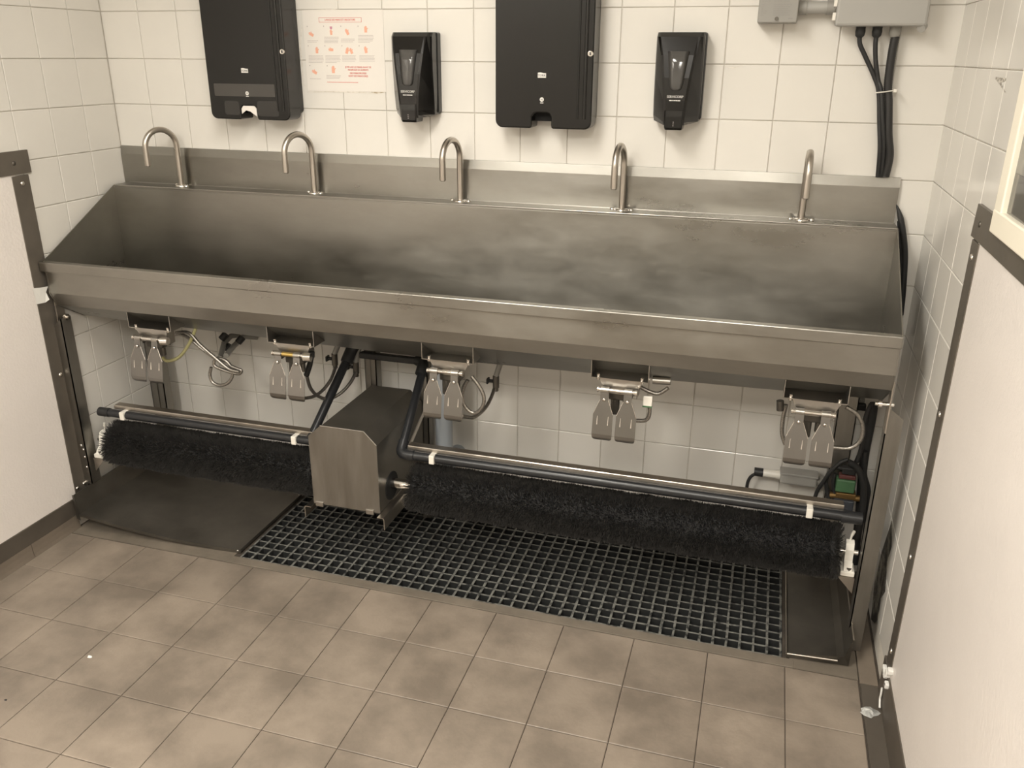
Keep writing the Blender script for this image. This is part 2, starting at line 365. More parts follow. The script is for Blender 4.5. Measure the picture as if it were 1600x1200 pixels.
for x in (SX0 + .0008, SX1 - .0008): 
    obj('weld_seam', MB().tube([(x, -.1012, 1.165), (x, -.1016, 1.0), (x, -.1016, .83)], .0018, 6), ZINC, sink)
# backsplash with its bent top band
bs = [(-.004, 1.171), (-.010, 1.171), (-.010, 1.272), (-.002 - .0, 1.300), (-.0005, 1.300), (-.004, 1.272)]
obj('backsplash', MB().prism([(-.0130, 1.170), (-.0165, 1.170), (-.0165, 1.272), (-.0118, 1.300), (-.0045, 1.300), (-.0130, 1.270)], 'x', XL + .006, SX1), STEEL, sink)
obj('deck_lip', MB().tube([(SX0, -.0995, 1.1705), (SX1, -.0995, 1.1705)], .0022, 8), ZINC, sink)
obj('deck_highlight', MB().tube([(SX0, -.0172, 1.1715), (SX1, -.0172, 1.1715)], .0016, 6), ZINC, sink)  # bright tube drawn in for the highlight along the deck bend
# legs
def leg(x0, x1, inner, y, z0, z1, depth=.042):
    mb = MB(); ym = y
    mb.prism([(x0, z0), (x1, z0), (x1, z1 - .03 if inner == x0 else z1), (x0, z1 if inner == x0 else z1 - .03)], 'y', ym, ym + .003)
    mb.box(min(inner, inner + (.003 if inner == x0 else -.003)), max(inner, inner + (.003 if inner == x0 else -.003)), ym, ym + depth, z0, z1)
    return obj('leg', mb, STEELV, sink)
leg(.827, .867, .827, -.447, .003, .768); leg(-1.820, -1.782, -1.782, -.468, .148, .775, .045)
obj('leg_foot', MB().box(-1.821, -1.802, -.467, -.43, .003, .15), STEELV, sink)
for x0, x1 in ((-1.772, -1.715), (.742, .798), (-.842, -.800), (-.640, -.606)):
    mb = MB().box(x0, x0 + (x1 - x0) * .52, -.105, -.101, .003, .775).box(x0 + (x1 - x0) * .52, x1, -.101, -.097, .003, .775).box(x0, x0 + .003, -.105, -.06, .003, .775).box(x1 - .003, x1, -.101, -.06, .003, .775)
    obj('leg', mb, STEELV, sink)
for x, s in ((SX1 + .0045, 1), (SX0 - .0045, -1)):
    p = obj('leg_bracket', MB().box(x - .002, x + .002, -.462, -.425, .70, .845, .001), STEEL2, sink)
    obj('bolt', MB().cyl((x + .012, -.443, .775), (x - s * .034, -.443, .775), .006, 10).cyl((x - s * .018, -.443, .775), (x - s * .026, -.443, .775), .012, 6), CHROME, p)
obj('screw', MB().screw((-1.80, -.468, .30), (0, -1, 0), .006), CHROME, sink)
for z in (.285, .255, .215): obj('screw', MB().screw((-1.793, -.468, z), (0, -1, 0), .005), CHROME, sink)
# back drain pipe
dp = thing('drain_pipe', (-.552, -.105, 0), 'upright grey plastic drain pipe under the middle of the sink', 'pipe')
obj('pipe', MB().tube(smooth_path([(-.530, -.145, .742), (-.530, -.145, .5), (-.530, -.145, .32), (-.530, -.125, .268), (-.530, -.08, .245), (-.530, -.0, .243)], 4), .030, 24), PVC, dp)
obj('coupling', MB().cyl((-.530, -.145, .62), (-.530, -.145, .70), .037, 24), PVC, dp)
# ---------------------------------------------------------------- faucets
def faucet(x, y, ang, label):
    t = thing('faucet', (x, y, 1.171), label, 'faucet', 'gooseneck faucets along the sink deck'); return t
FXS = [-1.555, -1.023, -.494, .036, .566]
def faucet_path(x, y, z, ang, rad=.0575, rise=.14, drop=.06):
    d = Vector((math.sin(ang), -math.cos(ang), 0)); P = [Vector((x, y, z)), Vector((x, y, z + rise * .5)), Vector((x, y, z + rise))]
    for k in range(1, 17):
        a = math.pi * k / 16; P.append(Vector((x, y, z + rise)) + d * rad * (1 - math.cos(a)) + Vector((0, 0, rad * math.sin(a))))
    P.append(P[-1] - Vector((0, 0, drop))); return P
FLAB = ['stainless gooseneck faucet nearest the left wall, at the left end of the sink deck', 'stainless gooseneck faucet second from the left, below the first towel dispenser and poster',
        'stainless gooseneck faucet in the middle, below and right of the left soap dispenser', 'stainless gooseneck faucet second from the right, below and left of the right soap dispenser', 'stainless gooseneck faucet at the right end of the sink deck, below the grey boxes']
def add_faucet(i):
    x, y, z = FXS[i], -.042, 1.171; ang = math.radians(FANG[i]); t = thing('faucet', (x, y, z), FLAB[i], 'faucet', 'gooseneck faucets along the sink deck')
    if i == 0:
        t.rotation_euler.z = 0
        obj('spout', MB().tube(faucet_path(x, y, z, 0), .0098, 18), STEEL2, t)
        obj('collar', MB().tube([(x, y, z), (x, y, z + .004), (x, y, z + .006)], .018, 20, radii=[.0215, .0215, .013]), CHROME, t)
        obj('aerator', MB().cyl(faucet_path(x, y, z, 0)[-1], faucet_path(x, y, z, 0)[-1] - Vector((0, 0, .002)), .007, 14), DSTEEL, t)
        for s in (-1, 1): obj('screw', MB().screw((x + s * .030, y, z + .001), (0, 0, 1), .0075, .006).cyl((x + s * .012, y, z + .0015), (x + s * .034, y, z + .0015), .002, 6), CHROME, t)
        global F0; F0 = t
    else:
        for ch in F0.children: copy_tree(ch, t)
    t.rotation_euler.z = ang
FANG = [-24, -20, -8, -4, 0]
for i in range(5): add_faucet(i)
# ---------------------------------------------------------------- foot/knee pedal valves
VX = [-1.440, -.918, -.395, .121, .645]
VLAB = ['chrome twin knee-pedal valve under the left end of the sink, nearest the left wall', 'chrome twin knee-pedal valve with a brass bar, left of the grey motor housing',
        'chrome twin knee-pedal valve under the middle of the sink, right of the motor housing', 'chrome twin knee-pedal valve with a white and green tag, second from the right', 'chrome twin knee-pedal valve under the right end of the sink, above the grey conduit fitting']
def pedal_plate(x, zt):
    """pressed pedal: narrow neck, flaring shoulders, straight paddle with rounded, curled lower edge"""
    R_ = [(zt, .0115, -.474), (zt - .032, .0115, -.479), (zt - .074, .0285, -.486), (zt - .132, .0290, -.4955), (zt - .142, .0285, -.4945), (zt - .148, .0265, -.4915), (zt - .152, .0215, -.4880)]
    V_ = []; th = .0016
    for z, w, y in R_: V_ += [(x - w, y, z), (x + w, y, z), (x + w, y + th, z), (x - w, y + th, z)]
    n = len(R_); F_ = [(4 * k + a, 4 * k + (a + 1) % 4, 4 * k + 4 + (a + 1) % 4, 4 * k + 4 + a) for k in range(n - 1) for a in range(4)] + [(0, 1, 2, 3), (4 * n - 4, 4 * n - 3, 4 * n - 2, 4 * n - 1)]
    return MB().add(V_, F_)
def make_valve(i):
    x = VX[i]; t = thing('pedal_valve', (x, -.45, .765), VLAB[i], 'pedal valve', 'knee-pedal valves under the sink front')
    hw = .081
    if i == 0:
        mb = MB().box(x - hw, x + hw, -.452, -.365, .765, .7672)
        for s in (-1, 1):
            xx = x + s * hw; mb.prism([(-.452, .765), (-.452, .828), (-.365, .775), (-.365, .765)], 'x', xx - .001, xx + .001)
        mb.box(x - hw, x + hw, -.367, -.365, .765, .79)
        obj('hanger_bracket', mb, ZINC, t)
        for s in (-1, 1): obj('bolt', MB().cyl((x + s * .062, -.44, .758), (x + s * .062, -.44, .775), .006, 8), CHROME, t)
        sd = MB().prism([(x - .058, .765), (x + .062, .765), (x + .062, .757), (x + .052, .735), (x + .052, .722), (x - .040, .722), (x - .046, .742)], 'y', -.449, -.446)
        sd.box(x - .042, x - .040, -.449, -.40, .712, .764).box(x + .050, x + .052, -.449, -.40, .712, .764)
        obj('mounting_plate', sd, ZINC, t)
        obj('pivot_rod', MB().cyl((x - .054, -.468, .738), (x + .050, -.468, .738), .0055, 14).cyl((x - .058, -.468, .738), (x - .054, -.468, .738), .008, 14).cyl((x + .048, -.468, .738), (x + .054, -.468, .738), .008, 14), CHROME, t)
        obj('valve_body', MB().box(x - .030, x + .036, -.444, -.40, .700, .745, .004).cyl((x - .012, -.43, .705), (x - .012, -.43, .655), .013, 14).cyl((x + .02, -.43, .705), (x + .02, -.43, .672), .011, 14), DSTEEL, t)
        for k, xx in enumerate((x - .036, x + .030)):
            p = obj('pedal', pedal_plate(xx, .744), PEDALM, t)
            obj('hinge_loop', MB().cyl((xx - .0115, -.468, .738), (xx + .0115, -.468, .738), .0095, 14), ZINC, p)
            obj('rivet', MB().screw((xx, -.481, .713), (0, -1, 0), .0055, .003), CHROME, p)
            for s in (-1, 1): obj('pressed_rib', MB().tube([(xx + s * .0155, -.4862, .665), (xx + s * .0155, -.4888, .652), (xx + s * .0155, -.4908, .640)], .0022, 6, radii=[.0008, .0016, .0024]), CHROME, p)
            for s in (-1, 1): obj('edge_flange', MB().tube([(xx + s * .0115, -.4785, .712), (xx + s * .0280, -.4855, .670)], .0012, 6), CHROME, p)
        global V0; V0 = t
    else:
        for ch in V0.children: copy_tree(ch, t)
    return t
V = [make_valve(i) for i in range(5)]
obj('brass_sleeve', MB().cyl((VX[1] - .022, -.468, .738), (VX[1] + .018, -.468, .738), .0075, 14), BRASS, V[1])
for i in (0, 1): obj('pivot_nut', MB().cyl((VX[i] + .052, -.468, .735), (VX[i] + .075, -.464, .735), .014, 18), CHROME, V[i])
def hose(t, pts, y, r=.0058, m_=None, name='hose', x=None, dy=0.):
    P = []
    for k, p in enumerate(pts):
        yy = p[2] if len(p) > 2 else y + dy * k / max(1, len(pts) - 1); P.append(at(p[0], p[1], y=yy))
    return obj(name, MB().tube(smooth_path(P), r, 10), m_ or BRAID, t)
hose(V[0], [(306, 512), (297, 534), (281, 557), (262, 564), (254, 558)], -.34, .006, YTUBE, 'clear_tube')
hose(V[0], [(262, 526), (280, 522), (297, 530), (318, 547), (345, 565), (368, 575), (377, 579), (372, 584), (352, 579), (335, 571), (338, 560), (352, 563), (362, 575), (363, 588), (355, 599), (343, 602), (332, 597), (328, 586), (330, 574)], -.33)
hose(V[0], [(275, 520), (295, 520), (312, 538), (335, 558), (357, 576), (374, 581)], -.345)
hose(V[1], [(479, 585), (484, 604), (493, 616), (507, 623), (521, 621), (536, 611), (548, 597), (556, 582)], -.40, dy=.24)
hose(V[1], [(524, 574), (517, 593), (505, 609), (491, 619), (475, 622), (464, 618)], -.20, dy=-.22)
obj('hose_elbow', MB().tube([at(482, 552, y=-.43), at(488, 552, y=-.42), at(484, 570, y=-.41), at(479, 586, y=-.40)], .009, 12), RUBBER, V[1])
hose(V[2], [(731, 594), (724, 607), (723, 627), (733, 642), (744, 645), (754, 635), (756, 620), (749, 604), (737, 588)], -.42)
hose(V[2], [(722, 650), (740, 652), (757, 639), (767, 622), (772, 608)], -.42, dy=.2)
hose(V[3], [(1001, 605), (1015, 612), (1029, 615), (1044, 606)], -.38)
hose(V[3], [(991, 657), (1007, 657), (1014, 650), (1015, 636)], -.40)
c = at(1012, 627, y=-.42); tg = MB().box(c.x - .013, c.x + .013, c.y - .004, c.y + .004, c.z - .015, c.z + .016, .002)
obj('paper_tag', tg, WHITEP, V[3])['label'] = 'white tag with green lower edge'; obj('tag_edge', MB().box(c.x - .0135, c.x + .0135, c.y - .0045, c.y + .0045, c.z - .0175, c.z - .013), GREEN, V[3])
obj('hose_fitting', MB().cyl(at(1020, 594, y=-.37), at(1048, 596, y=-.37), .011, 12), ZINC, V[3])
hose(V[4], [(1228, 632), (1223, 656), (1222, 677), (1227, 694)], -.41)
hose(V[4], [(1302, 699), (1328, 700), (1344, 688), (1348, 667), (1340, 648), (1322, 636)], -.40)
obj('hose_fitting', MB().cyl(at(1219, 626, y=-.43), at(1219, 641, y=-.43), .010, 12), DSTEEL, V[4])
# shut-off valves on the wall
def shutoff(px, top, label, y=-.12):
    a = at(*px, y=y); b = at(*top, y=y + .02); t = thing('shutoff_valve', (a.x, a.y, a.z), label, 'valve', 'shut-off valves on the supply stubs')
    obj('valve_body', MB().cyl((a.x, a.y, a.z - .022), (a.x, a.y, a.z + .020), .011, 14).cyl((a.x, a.y, a.z - .034), (a.x, a.y, a.z - .022), .0085, 12), DSTEEL, t)
    obj('handle', MB().cyl((a.x - .012, a.y, a.z), (a.x - .026, a.y, a.z), .006, 10).box(a.x - .032, a.x - .025, a.y - .012, a.y + .012, a.z - .010, a.z + .010, .003), RUBBER, t)
    obj('supply_stub', MB().tube([(a.x, a.y, a.z + .018), (b.x, b.y, b.z)], .0095, 12), GREYP, t); return t
shutoff((523, 561), (533, 528), 'dark shut-off valve just left of the black riser pipe, by the second pedal valve')
shutoff((556, 574), (562, 540), 'dark shut-off valve just right of the black riser pipe, behind the motor housing')
shutoff((775, 596), (784, 560), 'dark shut-off valve right of the middle pedal valve')
t = thing('supply_pipe_pair', at(355, 545, y=-.08), 'pair of grey elbowed supply pipes behind the braided hose loop at left', 'pipes')
obj('pipe', MB().tube([at(344, 560, y=-.2), at(350, 536, y=-.08), at(361, 525, y=-.05), at(372, 524, y=-.01)], .010, 12), GREYP, t)
obj('pipe', MB().tube([at(353, 556, y=-.2), at(366, 540, y=-.08), at(381, 526, y=-.05), at(402, 527, y=-.01)], .010, 12), GREYP, t)
for q in ((349, 526), (375, 531), (356, 543)): obj('coupling', MB().cyl(at(q[0] - 3, q[1] + 4, y=-.085), at(q[0] + 4, q[1] - 4, y=-.075), .0135, 12), RUBBER, t)
# ---------------------------------------------------------------- black spray pipe loop and steel guards
sp = thing('spray_pipe', (-.72, -.41, .42), 'black pipe run passing behind the motor housing and along above both brush rollers', 'pipe')
yb, zb_ = -.412, .418
obj('left_run', MB().cyl((-1.715, yb, zb_), (-.90, yb, zb_), .0145, 16), BLKPIPE, sp)
obj('end_cap', MB().cyl((-1.742, yb, zb_), (-1.70, yb, zb_), .0165, 16), RUBBER, sp)
obj('right_run', MB().cyl((-.560, yb, zb_), (.775, yb, zb_), .0155, 16), BLKPIPE, sp)
obj('elbow', MB().tube(smooth_path([(-.53, yb, zb_), (-.560, yb, zb_), (-.577, yb + .008, zb_ + .006), (-.580, yb + .035, zb_ + .028)], 4), .018, 14), BLKPIPE, sp)
obj('riser', MB().cyl((-.580, yb + .03, zb_ + .022), (-.600, -.14, .625), .014, 16), BLKPIPE, sp)
obj('riser', MB().cyl((-.905, yb, zb_), (-.882, -.14, .63), .015, 16), BLKPIPE, sp)
obj('elbow', MB().tube(smooth_path([(-.884, -.16, .61), (-.878, -.13, .645), (-.866, -.12, .665)], 4), .021, 14), RUBBER, sp)
obj('elbow', MB().tube(smooth_path([(-.601, -.17, .60), (-.604, -.14, .628), (-.63, -.125, .635)], 4), .020, 14), RUBBER, sp)
obj('cross_pipe', MB().box(-.850, -.625, -.13, -.105, .618, .640, .004), RUBBER, sp)
obj('outlet_cap', MB().cyl((.76, yb, zb_ - .002), (.815, yb, zb_ - .002), .018, 14), BLKPIPE, sp)
def guard(x0, x1, label, clips):
    t = thing('splash_guard', ((x0 + x1) / 2, -.385, .44), label, 'metal strip', 'steel strips above the brushes')
    pr_ = [(-.402, .4285), (-.400, .4265), (-.372, .4445), (-.372, .4475)]
    obj('strip', MB().prism([(-.4035, .4315), (-.4035, .4435), (-.4015, .4455), (-.374, .4455), (-.374, .4435), (-.4005, .4425), (-.4015, .4315)], 'x', x0, x1), STEEL2, t)
    for xx in clips: obj('clip', MB().box(xx - .009, xx + .009, -.432, -.398, .404, .434, .003), WHITEP, t)
    return t
guard(-1.685, -.862, 'thin stainless strip above the left brush roller', (-1.635, -.955))
g = guard(-.555, .765, 'thin stainless strip above the long right brush roller', (-.465, .675))
obj('side_arm', MB().add([(x_, y_, z_) for x_ in (-.5565, -.5535) for y_, z_ in ((-.40, .425), (-.40, .444), (-.22, .535), (-.22, .516))], [(0, 1, 2, 3), (7, 6, 5, 4), (0, 4, 5, 1), (1, 5, 6, 2), (2, 6, 7, 3), (3, 7, 4, 0)]), STEEL2, g)
# ---------------------------------------------------------------- brush rollers
def brush(x0, x1, label, side):
    ya, za, R = -.400, .298, .080
    t = thing('brush_roller', ((x0 + x1) / 2, ya, za), label, 'brush', 'black rotary boot brushes')
    obj('core', MB().cyl((x0 + .006, ya, za), (x1 - .006, ya, za), R - .010, 40), CORE, t)
    L = x1 - x0; n = int(L * 62000)
    xx = x0 + rng.random(n) * L; th = rng.random(n) * 2 * math.pi
    edge = np.minimum(xx - x0, x1 - xx); R0 = np.where(edge < .01, R - .03, R - .020)
    R1 = R + rng.normal(0, .0024, n) + .0012 * np.sin(xx * 55 + th * 2)
    lean = rng.normal(0, .0022, n) - np.where(xx - x0 < .02, rng.random(n) * .016, 0) + np.where(x1 - xx < .02, rng.random(n) * .016, 0); dth = rng.normal(0, .022, n)
    w = .0009
    nx, ny, nz = np.zeros(n), np.cos(th), np.sin(th)
    base = np.stack([xx, ya + R0 * ny, za + R0 * nz], 1); th2 = th + dth
    tip = np.stack([xx + lean, ya + R1 * np.cos(th2), za + R1 * np.sin(th2)], 1)
    tang = np.stack([np.zeros(n), -np.sin(th), np.cos(th)], 1); ax = np.tile([1., 0, 0], (n, 1))
    b1 = base + ax * w; b2 = base - ax * w * .5 + tang * w; b3 = base - ax * w * .5 - tang * w
    t1 = tip + ax * w * .7; t2 = tip - ax * w * .35 + tang * w * .6; t3 = tip - ax * w * .35 - tang * w * .6
    vs = np.stack([b1, b2, b3, t1, t2, t3], 1).reshape(-1, 3) - np.array(ORG[t.name])
    k = np.arange(n) * 6
    quads = np.stack([np.stack([k + a, k + b, k + b + 3, k + a + 3], 1) for a, b in ((0, 1), (1, 2), (2, 0))], 1).reshape(-1, 4)
    me = bpy.data.meshes.new('bristles'); me.vertices.add(len(vs)); me.vertices.foreach_set('co', vs.ravel())
    me.loops.add(quads.size); me.loops.foreach_set('vertex_index', quads.ravel()); me.polygons.add(len(quads))
    me.polygons.foreach_set('loop_start', np.arange(len(quads)) * 4); me.update(calc_edges=True); me.validate(); me.materials.append(BRISTLE)
    o = bpy.data.objects.new('bristles', me); C.objects.link(o); o.parent = t; o['kind'] = 'stuff'
    return t
b1 = brush(-1.700, -.872, 'shorter black brush roller left of the motor housing, above the dark tray', -1)
b2 = brush(-.535, .762, 'long black brush roller right of the motor housing, above the floor grating', 1)
obj('shaft', MB().cyl((-1.778, -.40, .300), (-1.69, -.40, .300), .0105, 16), CHROME, b1)
obj('shaft', MB().cyl((-.88, -.40, .300), (-.84, -.40, .300), .012, 16), CHROME, b1)
obj('shaft', MB().cyl((-.63, -.40, .300), (-.525, -.40, .300), .0175, 24), CHROME, b2)
obj('shaft', MB().cyl((.755, -.40, .300), (.822, -.40, .300), .0085, 16), CHROME, b2)
def bearing(xc, s, t):
    """white pillow block: flat foot, waisted upright with a round head around the shaft"""
    o = MB().box(xc - .019, xc + .019, -.448, -.392, .246, .262, .003)
    P = [(-.447, .258), (-.438, .272), (-.424, .285), (-.420, .300), (-.419, .315), (-.410, .333), (-.395, .337), (-.380, .330), (-.374, .312), (-.376, .290), (-.380, .258)]
    o.prism(P, 'x', xc - .011, xc + .011); obj('bearing_block', o, WHITEP, t)
    obj('bearing_bolt', MB().cyl((xc + .003, -.436, .262), (xc + .003, -.436, .270), .008, 8), DSTEEL, t)
    g_ = MB().box(xc - .022, xc + .020, -.450, -.385, .2405, .2455)
    xa = xc + s * .020; g_.prism([(xc - s * .022, .2405), (xa, .2405), (xa, .195)], 'y', -.450, -.447)
    obj('bearing_bracket', g_, STEEL2, t)
    obj('grease_nipple', MB().cyl((xc, -.395, .335), (xc + .002, -.395, .350), .003, 8).cyl((xc + .002, -.395, .350), (xc + .006, -.398, .366), .0045, 8), WHITEP, t)
bearing(.797, 1, b2); bearing(-1.752, -1, b1)
# ---------------------------------------------------------------- motor housing
mh = thing('motor_housing', (-.735, -.50, .24), 'grey stainless motor housing with clipped corners between the two brush rollers', 'motor housing')
x0, x1 = -.855, -.618
out = [(x0, .240), (x1, .240), (x1, .480), (x1 - .042, .522), (x0 + .045, .522), (x0, .482)]
obj('shell', MB().prism([(a + (.001 if a < -.7 else -.001), b - .001) for a, b in out], 'y', -.495, -.125), mat('shell_dark_steel', (.20, .185, .16), .40, metal=.85, var=.2, nscale=6, rvar=.08), mh)
obj('front_plate', MB().prism(out, 'y', -.498, -.501), STEELV, mh)
obj('plate_edge', MB().tube([(x1 - .042, -.501, .523), (x0 + .045, -.501, .523)], .0018, 6).tube([(x1 - .042, -.501, .523), (x1, -.501, .480)], .0018, 6), ZINC, mh)
obj('shaft_opening', MB().cyl((x1 - .001, -.405, .293), (x1 + .0012, -.405, .293), .048, 28), CORE, mh)
for xx in (x0 + .022, x1 - .035): obj('clip', MB().box(xx - .014, xx + .014, -.506, -.500, .232, .250, .002), ZINC, mh)
for xx, s in ((x0 - .010, -1), (x1 + .012, 1)):
    obj('side_rail', MB().prism([(xx - s * .012, .236), (xx + s * .008, .236), (xx + s * .010, .232), (xx + s * .010, .196), (xx + s * .0125, .196), (xx + s * .0125, .234), (xx + s * .009, .2385), (xx - s * .012, .2385)], 'y', -.525, -.10), STEEL2, mh)
# ---------------------------------------------------------------- trays and grating
def tray_left():
    t = thing('drip_tray', (-1.48, -.28, .0), 'wide dark metal tray on the floor under the left brush roller', 'tray')
    a, b = -1.775, -1.150; nx_, ny_ = 14, 6; vs = []; 
    for j in range(ny_ + 1):
        for i in range(nx_ + 1):
            u = i / nx_; v = j / ny_; x = a + (b - a) * u; yy = (-.556 + .041 * u) * (1 - v) - .063 * v
            z = .073 + (.012 - .073) * u - .016 * math.sin(math.pi * u) * (1 - v * .5); vs.append((x, yy, z))
    n = nx_ + 1; fs_ = [(j * n + i, j * n + i + 1, (j + 1) * n + i + 1, (j + 1) * n + i) for j in range(ny_) for i in range(nx_)]
    lo = [(x, y, z - .002) for x, y, z in vs]; mb = MB().add(vs, fs_, True).add(lo, [f[::-1] for f in fs_], True)
    obj('tray_sheet', mb, DSTEEL, t)
    fr_ = [vs[i] for i in range(n)]; mb = MB().add([p for p in fr_] + [(x, y, z - .012) for x, y, z in fr_] + [(x, y + .002, z) for x, y, z in fr_] + [(x, y + .002, z - .012) for x, y, z in fr_],
        [(i, i + 1, i + 1 + n, i + n) for i in range(n - 1)] + [(i + 2 * n, i + 3 * n, i + 1 + 3 * n, i + 1 + 2 * n) for i in range(n - 1)])
    obj('front_lip', mb, DSTEEL, t)
    Q = [(a, -.556, .073), (a, -.10, .073), (a - .018, -.10, .150), (a - .018, -.550, .142)]
    obj('side_flange', MB().add(Q + [(x - .002, y, z) for x, y, z in Q], [(0, 1, 2, 3), (7, 6, 5, 4), (0, 4, 5, 1), (1, 5, 6, 2), (2, 6, 7, 3), (3, 7, 4, 0)]), DSTEEL, t)
    obj('front_return', MB().add([(a + .001, -.557, .074), (a - .018, -.551, .143), (a - .026, -.549, .141), (a - .024, -.549, .045), (a - .002, -.556, .045)], [(0, 1, 2, 3, 4)]), DSTEEL, t)
    obj('right_lip', MB().prism([(b - .003, -.515), (b, -.515), (b, -.06), (b - .003, -.06)], 'z', .004, .016), DSTEEL, t)
    obj('corner_stud', MB().screw((b - .010, -.517, .010), (0, -1, 0), .005, .004), ZINC, t)
tray_left()
def tray_right():
    t = thing('drip_tray', (.74, -.30, .0), 'small dark metal tray at the right end of the grating', 'tray')
    a, b = .660, .818; y0, y1 = -.533, -.06
    vs = [(a, y0, .012), (a + .006, y0 + .004, .008), (b - .020, y0 + .004, .016), (b - .004, y0, .040), (b + .014, y0 + .01, .092)]
    n = 5; up = vs + [(x, y1, z) for x, _, z in vs]; fs_ = [(i, i + 1, i + 1 + n, i + n) for i in range(n - 1)]
    obj('tray_sheet', MB().add(up, fs_).add([(x, y, z - .002) for x, y, z in up], [f[::-1] for f in fs_]), DSTEEL, t)
    obj('front_lip', MB().tube([(a + .002, y0, .014), (b - .020, y0, .021)], .0035, 8), STEEL2, t)
    obj('side_lip', MB().tube([(b + .014, y0 + .01, .092), (b + .014, y1, .092)], .0022, 8).tube([(a, y0, .014), (a, y1, .014)], .0025, 8), STEEL2, t)
    obj('front_skirt', MB().add([(a, y0, .012), (b - .004, y0, .040), (b + .014, y0 + .010, .092), (b + .012, y0 + .008, .004), (a, y0, .001)], [(0, 1, 3, 4), (1, 2, 3)]), DSTEEL, t)
tray_right()
gr = thing('floor_grating', (-.24, -.29, 0), 'dark moulded grid grating set flush in the floor under the brush', 'grating')
gx0, gx1, gy0, gy1 = -1.137, .645, -.534, -.012; P = .0386
nxb = int(round((gx1 - gx0) / P)); nyb = int(round((gy1 - gy0) / P)); jit = lambda s: random.uniform(-s, s)
for k in range(nyb + 1):
    y = gy0 + (gy1 - gy0) * k / nyb; mb = MB(); seg = 46; w = .0036
    vs = []
    for i in range(seg + 1):
        x = gx0 + (gx1 - gx0) * i / seg; a = w + jit(.0009); b = w + jit(.0009); zt = -.001 + jit(.0008); vs += [(x, y - a, zt), (x, y + b, zt), (x, y + w * .7, -.036), (x, y - w * .7, -.036)]
    mb.add(vs, [(4 * i + c_, 4 * i + 4 + c_, 4 * i + 4 + (c_ + 1) % 4, 4 * i + (c_ + 1) % 4) for i in range(seg) for c_ in range(4)]); obj('long_bar', mb, GRATE, gr)
for k in range(nxb + 1):
    x = gx0 + (gx1 - gx0) * k / nxb; seg = 14; w = .0036; vs = []
    for i in range(seg + 1):
        y = gy0 - .003 + (gy1 - gy0 + .006) * i / seg; a = w + jit(.0009); b = w + jit(.0009); zt = .0003 + jit(.0006); vs += [(x - a, y, zt), (x + b, y, zt), (x + w * .7, y, -.037), (x - w * .7, y, -.037)]
    obj('cross_bar', MB().add(vs, [(4 * i + c_, 4 * i + 4 + c_, 4 * i + 4 + (c_ + 1) % 4, 4 * i + (c_ + 1) % 4) for i in range(seg) for c_ in range(4)]), GRATE, gr)
